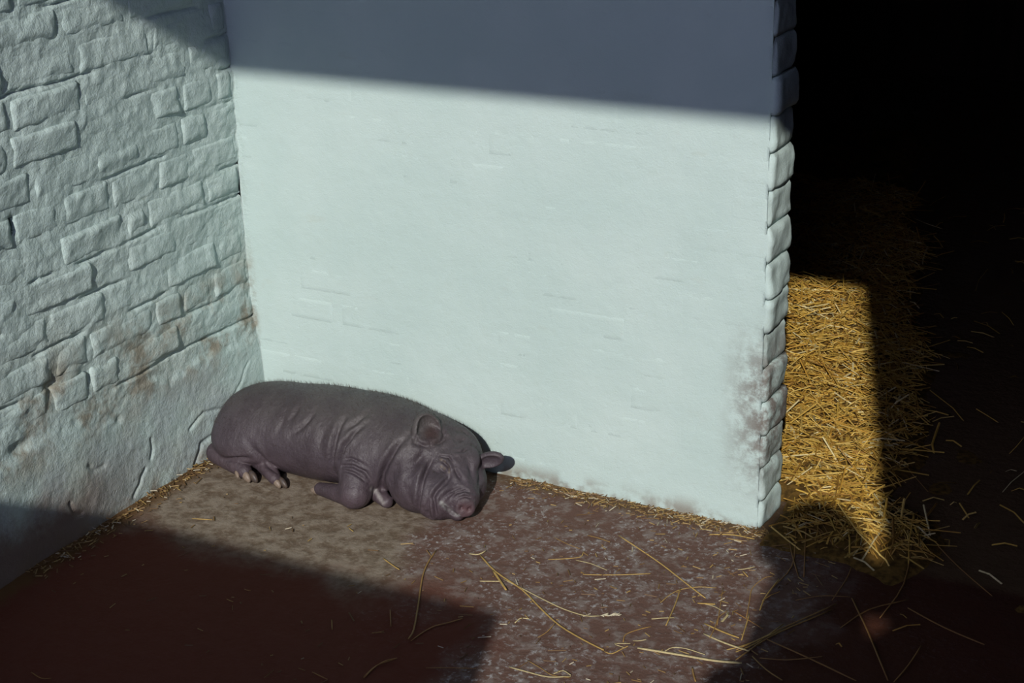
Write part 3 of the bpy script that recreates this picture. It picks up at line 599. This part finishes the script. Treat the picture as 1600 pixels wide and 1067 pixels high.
STRAWS = [
    ([(0.662, -0.467), (0.693, -0.484), (0.723, -0.501)], 1.6, 1),
    ([(0.746, -0.388), (0.759, -0.446), (0.781, -0.504), (0.829, -0.599), (0.873, -0.689), (0.884, -0.727)], 1.7, 2),
    ([(0.887, -0.723), (0.892, -0.685), (0.901, -0.656), (0.919, -0.634), (0.937, -0.609)], 1.5, 3),
    ([(0.839, -0.364), (0.905, -0.414), (0.991, -0.457), (1.058, -0.506), (1.121, -0.548), (1.186, -0.576), (1.240, -0.594)], 2.0, 1),
    ([(1.240, -0.594), (1.257, -0.596), (1.269, -0.573), (1.277, -0.564)], 1.4, 1),
    ([(0.936, -0.435), (0.988, -0.452), (1.048, -0.473), (1.103, -0.490), (1.153, -0.496), (1.180, -0.486)], 1.5, 0),
    ([(0.899, -0.413), (0.931, -0.444), (0.967, -0.481)], 2.6, 1),
    ([(0.818, -0.371), (0.838, -0.367), (0.847, -0.351)], 2.0, 0),
    ([(0.895, -0.463), (0.916, -0.456), (0.938, -0.453)], 1.5, 0),
    ([(1.071, -0.160), (1.142, -0.200), (1.207, -0.239), (1.278, -0.288), (1.342, -0.332)], 1.7, 1),
    ([(1.279, -0.311), (1.295, -0.376), (1.313, -0.466)], 1.5, 1),
    ([(1.265, -0.381), (1.270, -0.344), (1.282, -0.316), (1.311, -0.291), (1.345, -0.280)], 1.0, 1),
    ([(0.981, -0.321), (1.011, -0.303), (1.038, -0.282), (1.034, -0.258)], 1.1, 1),
    ([(1.035, -0.298), (1.070, -0.298), (1.113, -0.309)], 1.2, 0),
    ([(1.075, -0.346), (1.131, -0.324), (1.203, -0.290)], 1.3, 1),
    ([(1.010, -0.188), (1.038, -0.191), (1.070, -0.202)], 1.3, 2),
    ([(0.947, -0.227), (0.987, -0.242), (1.022, -0.251)], 1.0, 2),
    ([(1.274, -0.447), (1.292, -0.437), (1.316, -0.431)], 1.6, 0),
    ([(1.374, -0.418), (1.416, -0.433), (1.457, -0.447)], 2.2, 1),
    ([(1.387, -0.454), (1.438, -0.470), (1.491, -0.483)], 2.3, 0),
    ([(1.293, -0.557), (1.341, -0.550), (1.392, -0.544), (1.444, -0.539), (1.493, -0.528)], 3.0, 0),
    ([(1.344, -0.544), (1.352, -0.526), (1.377, -0.520), (1.419, -0.527)], 1.3, 0),
    ([(1.397, -0.349), (1.391, -0.385), (1.399, -0.425), (1.406, -0.470)], 1.2, 2),
    ([(1.440, -0.345), (1.450, -0.390), (1.463, -0.450)], 1.4, 1),
    ([(1.454, -0.324), (1.447, -0.274), (1.449, -0.199)], 1.5, 1),
    ([(1.440, -0.362), (1.421, -0.292), (1.411, -0.250), (1.419, -0.205), (1.434, -0.192)], 1.1, 2),
    ([(1.102, -0.721), (1.141, -0.721), (1.184, -0.719), (1.221, -0.699)], 1.8, 0),
    ([(1.122, -0.685), (1.157, -0.698), (1.188, -0.710), (1.221, -0.704)], 1.2, 2),
    ([(1.188, -0.705), (1.200, -0.689), (1.222, -0.701)], 1.4, 0),
    ([(1.259, -0.548), (1.252, -0.522), (1.267, -0.496), (1.286, -0.476)], 1.3, 2),
    ([(1.412, -0.573), (1.423, -0.594), (1.437, -0.618)], 1.8, 2),
    ([(0.875, -0.872), (0.874, -0.835), (0.881, -0.808), (0.899, -0.792)], 1.5, 3),
    ([(1.038, -0.577), (1.040, -0.557), (1.057, -0.552)], 1.6, 0),
    ([(1.103, -0.605), (1.111, -0.580), (1.114, -0.551)], 1.1, 2),
    ([(0.962, -0.792), (1.001, -0.775), (1.053, -0.760)], 1.2, 3),
    ([(0.788, -0.641), (0.827, -0.700)], 1.2, 3),
    ([(0.802, -0.731), (0.824, -0.720)], 1.2, 3),
    ([(1.448, -0.488), (1.479, -0.451), (1.519, -0.384)], 1.6, 1),
    ([(1.466, -0.488), (1.491, -0.440), (1.515, -0.359)], 1.6, 1),
    ([(1.408, -0.349), (1.445, -0.368), (1.485, -0.391)], 1.4, 3),
    ([(1.340, -0.348), (1.366, -0.350), (1.393, -0.365)], 1.3, 0),
    ([(1.357, -0.190), (1.387, -0.171)], 1.4, 0),
    ([(1.367, -0.190), (1.386, -0.209)], 1.4, 1),
    ([(1.356, -0.271), (1.376, -0.337), (1.400, -0.416)], 1.0, 2),
    ([(1.333, -0.352), (1.351, -0.348), (1.369, -0.348)], 2.0, 1),
    ([(1.268, -0.565), (1.247, -0.562), (1.276, -0.552)], 1.2, 0),
    ([(1.144, -0.364), (1.166, -0.376)], 1.5, 2),
    ([(1.274, -0.536), (1.299, -0.529)], 1.4, 0),
    ([(1.247, -0.072), (1.295, -0.054), (1.344, -0.057)], 1.8, 1),
    ([(1.287, -0.073), (1.318, -0.069)], 1.4, 1),
    ([(0.173, -0.497), (0.219, -0.482)], 1.3, 1),
    ([(0.517, -0.381), (0.540, -0.397)], 1.3, 1),
    ([(0.463, -0.750), (0.483, -0.755)], 1.3, 2),
    ([(0.703, -0.724), (0.730, -0.762)], 1.2, 2),
    ([(0.803, -0.731), (0.823, -0.719)], 1.2, 2),
    ([(0.873, -0.870), (0.874, -0.827), (0.897, -0.791)], 1.5, 3),
    ([(0.776, -0.898), (0.817, -0.907)], 1.4, 3),
    ([(0.292, -1.132), (0.325, -1.140), (0.344, -1.133)], 1.3, 3),
    ([(0.471, -0.701), (0.493, -0.708)], 1.2, 3),
    ([(1.603, -0.200), (1.669, -0.311), (1.753, -0.465)], 1.8, 3),
    ([(1.714, -0.190), (1.797, -0.233), (1.881, -0.265)], 1.8, 3),
    ([(1.497, -0.418), (1.595, -0.449), (1.700, -0.488)], 1.8, 3),
    ([(1.476, -0.514), (1.508, -0.404), (1.582, -0.262)], 1.8, 2),
    ([(1.464, -0.481), (1.519, -0.367), (1.584, -0.244)], 1.6, 2),
    ([(1.394, 0.010), (1.436, -0.079), (1.478, -0.162)], 1.6, 3),
    ([(1.403, 0.117), (1.447, -0.025), (1.491, -0.165)], 1.4, 3),
    ([(1.419, 0.104), (1.506, -0.026)], 1.4, 3),
    ([(1.446, -0.231), (1.453, -0.128), (1.417, 0.001)], 1.4, 3),
    ([(1.617, -0.320), (1.646, -0.231), (1.706, -0.160)], 1.6, 3),
    ([(1.675, -0.251), (1.681, -0.101), (1.645, 0.108)], 1.5, 3),
    ([(1.492, 0.159), (1.574, 0.156), (1.637, 0.186)], 1.6, 2),
    ([(1.560, 0.052), (1.616, 0.071), (1.656, 0.098)], 1.8, 1),
    ([(1.498, 0.468), (1.560, 0.402), (1.617, 0.326)], 1.5, 3),
    ([(1.671, 0.121), (1.767, 0.012), (1.852, -0.073)], 1.5, 3),
    ([(1.762, -0.458), (1.771, -0.395), (1.776, -0.323)], 1.4, 3),
    ([(1.514, -0.488), (1.564, -0.472), (1.619, -0.437)], 1.4, 3),
    ([(1.499, -0.488), (1.539, -0.522), (1.580, -0.549)], 1.6, 2),
    ([(1.505, -0.256), (1.547, -0.218), (1.600, -0.202)], 1.2, 3),
    ([(1.570, -0.225), (1.571, -0.136), (1.567, -0.083)], 1.2, 3),
    ([(1.456, 0.019), (1.523, -0.038)], 1.3, 3),
    ([(1.534, -0.032), (1.564, 0.040)], 1.5, 2),
    ([(1.386, -0.064), (1.468, -0.019), (1.571, 0.018)], 1.2, 3),
    ]
def spline(P):
    P = np.asarray(P, float)
    if len(P) < 3: t = np.linspace(0, 1, 4)[:, None]; return P[0]*(1-t)+P[-1]*t
    Q = np.vstack([2*P[0]-P[1], P, 2*P[-1]-P[-2]]); out = []
    for i in range(1, len(Q)-2):
        for t in (0, .33, .67):
            a, b, c, d = Q[i-1:i+3]
            out.append(.5*(2*b+(c-a)*t+(2*a-5*b+4*c-d)*t*t+(-a+3*b-3*c+d)*t**3))
    out.append(P[-1]); return np.array(out)
UNIQUE = {1: ('long bent straw stalk lying half in sun, half in the floor shadow', None), 3: ('long kinked golden straw with a torn leaf at its top', None),
          5: ('curved pale stalk ending in a bleached feathery seed head', None), 6: ('flat golden leaf blade torn from the long kinked straw', None),
          9: ('long straight golden straw pointing towards the foot of the white partition', None), 20: ('thickest bleached straw lying flat beside the straw tangle', None)}
for i, (pts, w, tn) in enumerate(STRAWS):
    q = spline(pts); w = w*.001; rr = np.random.default_rng(100+i)
    base = np.maximum(bed_h(q[:, 0], q[:, 1]), 0)
    z = base+w*.62-.0008+.006*rr.random()*np.linspace(0, 1, len(q))**2
    z += .0007*rr.normal(size=len(q)).cumsum()*0
    pth = np.column_stack([q, z]); col = np.array(TINTS[tn])*(.9+.25*rr.random())
    V, F, C = tubes([pth], [w], [col], 6)
    o = mesh_obj('straw_stalk', V, F, M_straw, col=C)
    m = q.mean(0); ln = np.linalg.norm(np.diff(q, axis=0), axis=1).sum()
    lit = (m[1] > -.55 or m[0] > .98+.335*(-.53-m[1])) and m[0] < 1.44
    size = ('long' if ln > .12 else 'short')+(' thick' if w > .0015 else ' thin')+(' straight' if np.linalg.norm(q[-1]-q[0]) > .985*ln else ' bent'); tint = ['bleached', 'golden', 'brownish', 'brownish'][tn]
    if i in UNIQUE: lab, grp = UNIQUE[i]
    elif m[0] >= 1.44 or (not lit and m[0] > 1.2): lab, grp = '%s %s straw in the deep shade in front of the dark doorway' % (size, tint), '%s %s straws in deep shade by the doorway' % (size, tint)
    elif not lit: lab, grp = '%s %s straw on the shaded front of the concrete floor' % (size, tint), '%s %s straws on the shaded concrete' % (size, tint)
    else: lab, grp = '%s %s straw lying loose on the sunlit concrete floor' % (size, tint), '%s %s straws on the sunlit concrete' % (size, tint)
    tag(o, lab, 'straw', grp)
    if i == 5:
        e0 = pth[-1]; dr = unit(pth[-1]-pth[-2]); pp = []; ww = []
        for k in range(34):
            t = rr.random(); b = e0+dr*.036*t; s2 = unit(np.cross(dr, (0, 0, 1)))*rr.choice([-1, 1])
            e = b+dr*.008+s2*.006*rr.random()+np.array((0, 0, .004*rr.random())); b[2] = e0[2]+.001; e[2] = max(e[2], .0015)
            pp.append([b, (b+e)/2+np.array((0, 0, .0008)), e]); ww.append(.0012)
        V, F, C = tubes(pp, ww, [TINTS[4]]*len(pp), 4); mesh_obj('seed_head', V, F, M_straw, o, col=C)

# bedding: trodden layer and loose stalks, uncountable
xs = np.arange(.10, 3.6, .02); ys = np.arange(-1.0, 3.4, .02); AX, AY = np.meshgrid(xs, ys, indexing='ij')
ok = np.where((AX < X_END+.02) & (AY < T_W+.02), -.03, bed_h(AX, AY))
beds = mesh_obj('straw_bedding', np.stack([AX, AY, ok], -1).reshape(-1, 3), grid_faces(len(xs), len(ys)), M_bed)
tag(beds, 'deep golden straw bedding on the floor beyond the white partition', 'straw bedding', kind='stuff')
r3 = np.random.default_rng(21); N = 60000
x = r3.uniform(.35, 3.0, N); y = r3.uniform(-.8, 2.6, N)
hb_ = bed_h(x, y); hb_ = np.maximum(hb_, -.001); keep = (y > -.45) & (r3.random(N) < np.clip(.009+np.maximum(hb_*60, 0)**1.6, 0, 1)) & ~((x < X_END+.05) & (y < T_W+.06)); x, y, hb_ = x[keep], y[keep], hb_[keep]; N = len(x)
ang = r3.normal(2.65, .8, N); ang = np.where(r3.random(N) < .6, r3.uniform(0, 6.28, N), ang)
ln = np.clip(r3.lognormal(-2.9, .6, N), .015, .20)*.5; w = r3.uniform(.0009, .0028, N); tl = r3.normal(0, .28, N)
dx, dy = np.cos(ang), np.sin(ang); bend = r3.normal(0, .10, N)
def cl(px, py):   # keep ends out of the partition
    return px, py
P0 = np.stack([x-dx*ln, y-dy*ln, hb_+.004-tl*ln], -1); P2 = np.stack([x+dx*ln, y+dy*ln, hb_+.004+tl*ln], -1)
P1 = np.stack([x-dy*bend*ln, y+dx*bend*ln, hb_+.006+.006*r3.random(N)], -1)
inw = lambda P: (P[:, 0] < X_END+.01) & (P[:, 1] < T_W+.01)
g = ~(inw(P0) | inw(P1) | inw(P2)); P0, P1, P2, w, dx, dy = P0[g], P1[g], P2[g], w[g], dx[g], dy[g]; N = len(w)
S = np.stack([-dy, dx, 0*dx], -1)*w[:, None]; U = np.array((0, 0, 1.))*w[:, None]*.8
V = np.stack([q for P in (P0, P1, P2) for q in (P-S, P+S, P+U)], 1).reshape(-1, 3)
fq = np.array([[a+j, a+(j+1) % 3, a+3+(j+1) % 3, a+3+j] for a in (0, 3) for j in range(3)])
F = (np.arange(N)[:, None, None]*9+fq[None]).reshape(-1, 4)
tc = np.array([(.50, .31, .055), (.38, .205, .030), (.58, .40, .11), (.23, .115, .02), (.62, .52, .27)])[r3.choice(5, N, p=[.36, .28, .2, .1, .06])]*r3.uniform(.7, 1.15, N)[:, None]
loose = mesh_obj('stalks', V, F, M_straw, beds, smooth=False, col=np.repeat(tc, 9, 0)); loose['kind'] = 'stuff'

# chaff: crumbs of straw and dirt on the concrete
N = 2000; kind = r3.random(N)
x = np.where(kind < .30, r3.uniform(.74, 1.36, N), np.where(kind < .50, np.abs(r3.normal(0, .030, N))+.008, r3.uniform(.1, 1.55, N)))
y = np.where(kind < .30, -np.abs(r3.normal(0, .028, N))-.006, np.where(kind < .50, r3.uniform(-.85, -.16, N), r3.uniform(-.95, 0, N)))
keep = (kind < .5) | (r3.random(N) < .18+.82*sst(.55, 1.2, x)*sst(-1.1, -.3, y)); keep &= ~((y > -.36) & (x < .80) & (x > .02) & (kind >= .5)); x, y, kind = x[keep], y[keep], kind[keep]; N = len(x)
ang = r3.uniform(0, 6.28, N); ln = np.clip(r3.lognormal(-5.2, .55, N), .002, .022); w = r3.uniform(.0006, .0016, N); z0 = .0008+r3.uniform(0, .003, N)*(kind < .5)
D = np.stack([np.cos(ang), np.sin(ang), r3.normal(0, .12, N)], -1)*ln[:, None]; S = np.stack([-np.sin(ang), np.cos(ang), 0*ang], -1)*w[:, None]; C0 = np.stack([x, y, z0], -1); U = np.array((0, 0, .0014))
V = np.stack([C0-D-S, C0-D+S, C0-D+U, C0+D-S, C0+D+S, C0+D+U], 1).reshape(-1, 3); V[:, 2] = np.maximum(V[:, 2], -.002)
F = (np.arange(N)[:, None, None]*6+np.array([[0, 1, 4, 3], [1, 2, 5, 4], [2, 0, 3, 5]])[None]).reshape(-1, 4)
tc = np.array([(.34, .23, .08), (.22, .13, .045), (.5, .45, .33), (.14, .075, .03)])[r3.choice(4, N, p=[.26, .30, .10, .34])]*.85
ch = mesh_obj('chaff', V, F, M_straw, smooth=False, col=np.repeat(tc, 6, 0)); tag(ch, 'scattered crumbs of chaff on the concrete and along the wall feet', 'chaff', kind='stuff')

# ---------------------------------------------------------------- the photographer, who stands in the doorway behind the lens and throws the rounded shadow
PB = Vector((2.520, -3.165, 0)); fh = Vector((-math.sin(YAW), math.cos(YAW), 0)); rh = Vector((math.cos(YAW), math.sin(YAW), 0))
def pp(r, f, z): return rh*r+fh*f+Vector((0, 0, z))
sk = {'pel': (0, 0, .98, .15), 'sp': (.02, 0, 1.2, .19), 'ch': (.03, 0, 1.40, .20), 'nb': (.02, 0, 1.57, .11), 'nk': (.015, 0, 1.65, .092), 'hd': (0, -.015, 1.77, .092), 'ht': (0, -.02, 1.88, .082)}
ed = [('pel', 'sp'), ('sp', 'ch'), ('ch', 'nb'), ('nb', 'nk'), ('nk', 'hd'), ('hd', 'ht')]
for s in (-1, 1):
    k = str(s)
    sk.update({'sh'+k: (s*.17, 0, 1.50 if s < 0 else 1.55, .070 if s < 0 else .10), 'el'+k: (-.20, .05, 1.22, .055) if s < 0 else (.245, .02, 1.70, .085), 'wr'+k: (s*.085, .09, 1.56 if s < 0 else 1.67, .034 if s < 0 else .055), 'pa'+k: (s*.065, .09, 1.65, .026), 'hp'+k: (s*.09, 0, .90, .10), 'kn'+k: (s*.10, .03, .50, .066), 'an'+k: (s*.10, -.02, .09, .045), 'to'+k: (s*.115, .13, .040, .038)})
    ed += [('ch', 'sh'+k), ('sh'+k, 'el'+k), ('el'+k, 'wr'+k), ('wr'+k, 'pa'+k), ('pel', 'hp'+k), ('hp'+k, 'kn'+k), ('kn'+k, 'an'+k), ('an'+k, 'to'+k)]
    for j, (dz, L) in enumerate([(.030, .030), (.012, .036), (-.006, .033), (-.022, .026)]):
        a, b = 'f%d%s' % (j, k), 'g%d%s' % (j, k)
        sk[a] = (s*(.072-L*.5), .118, 1.685+dz, .0085); sk[b] = (s*(.072-L*1.2), .118, 1.683+dz, .0075); ed += [('pa'+k, a), (a, b)]
    sk['t'+k] = (s*.062, .085, 1.645, .0095); sk['u'+k] = (s*.040, .098, 1.640, .008); ed += [('pa'+k, 't'+k), ('t'+k, 'u'+k)]
nm = list(sk); me = bpy.data.meshes.new('body'); me.from_pydata([pp(*sk[n][:3]) for n in nm], [(nm.index(a), nm.index(b)) for a, b in ed], [])
per = empty('person', PB); tag(per, 'person standing in the shed doorway holding a camera up to the face', 'person')
pb = bpy.data.objects.new('body', me); COL.objects.link(pb); pb.parent = per
md = pb.modifiers.new('skin', 'SKIN'); md.use_smooth_shade = True
for i, n in enumerate(nm):
    sv = me.skin_vertices[0].data[i] if me.skin_vertices else None
    if sv: sv.radius = (sk[n][3], sk[n][3]); sv.use_root = (n == 'pel')
ss = pb.modifiers.new('sub', 'SUBSURF'); ss.levels = 2; ss.render_levels = 2
me.materials.append(mat_plain('dark_wool', (.05, .05, .06)))
bm_h = []; n = 16
for i in range(7):
    a = i/6*1.45
    for j in range(n):
        b = 2*math.pi*j/n; bm_h.append(pp(-.008+.122*math.sin(a)*math.cos(b), -.025+.118*math.sin(a)*math.sin(b), 1.805+.135*math.cos(a)))
mesh_obj('hair', bm_h, [[i*n+j, i*n+(j+1) % n, (i+1)*n+(j+1) % n, (i+1)*n+j] for i in range(6) for j in range(n)], mat_plain('hair', (.04, .03, .02)), per)
pc = empty('photo_camera', PB+pp(0, 0, 1.66)); tag(pc, 'small black film camera held at the face of the person', 'camera')
def obox(name, r0, r1, f0, f1, z0, z1, mat):
    v = [pp(r, f, z) for r in (r0, r1) for f in (f0, f1) for z in (z0, z1)]; _, f = box_vf(0, 1, 0, 1, 0, 1)
    o = mesh_obj(name, v, f, mat, pc, smooth=False); b = o.modifiers.new('bevel', 'BEVEL'); b.width = .004; b.segments = 2
M_cam = mat_plain('black_leatherette', (.02, .02, .02), .5)
obox('body', -.062, .062, .108, .140, -.005, .075, M_cam); obox('viewfinder_hump', -.022, .022, .110, .140, .072, .095, M_cam)
v = [pp(.026*math.cos(a), f, .036+.026*math.sin(a)) for f in (.138, .158) for a in np.linspace(0, 2*math.pi, 24, endpoint=False)]
mesh_obj('lens', v, [[i, (i+1) % 24, 24+(i+1) % 24, 24+i] for i in range(24)]+[list(range(24))[::-1], list(range(24, 48))], M_cam, pc)
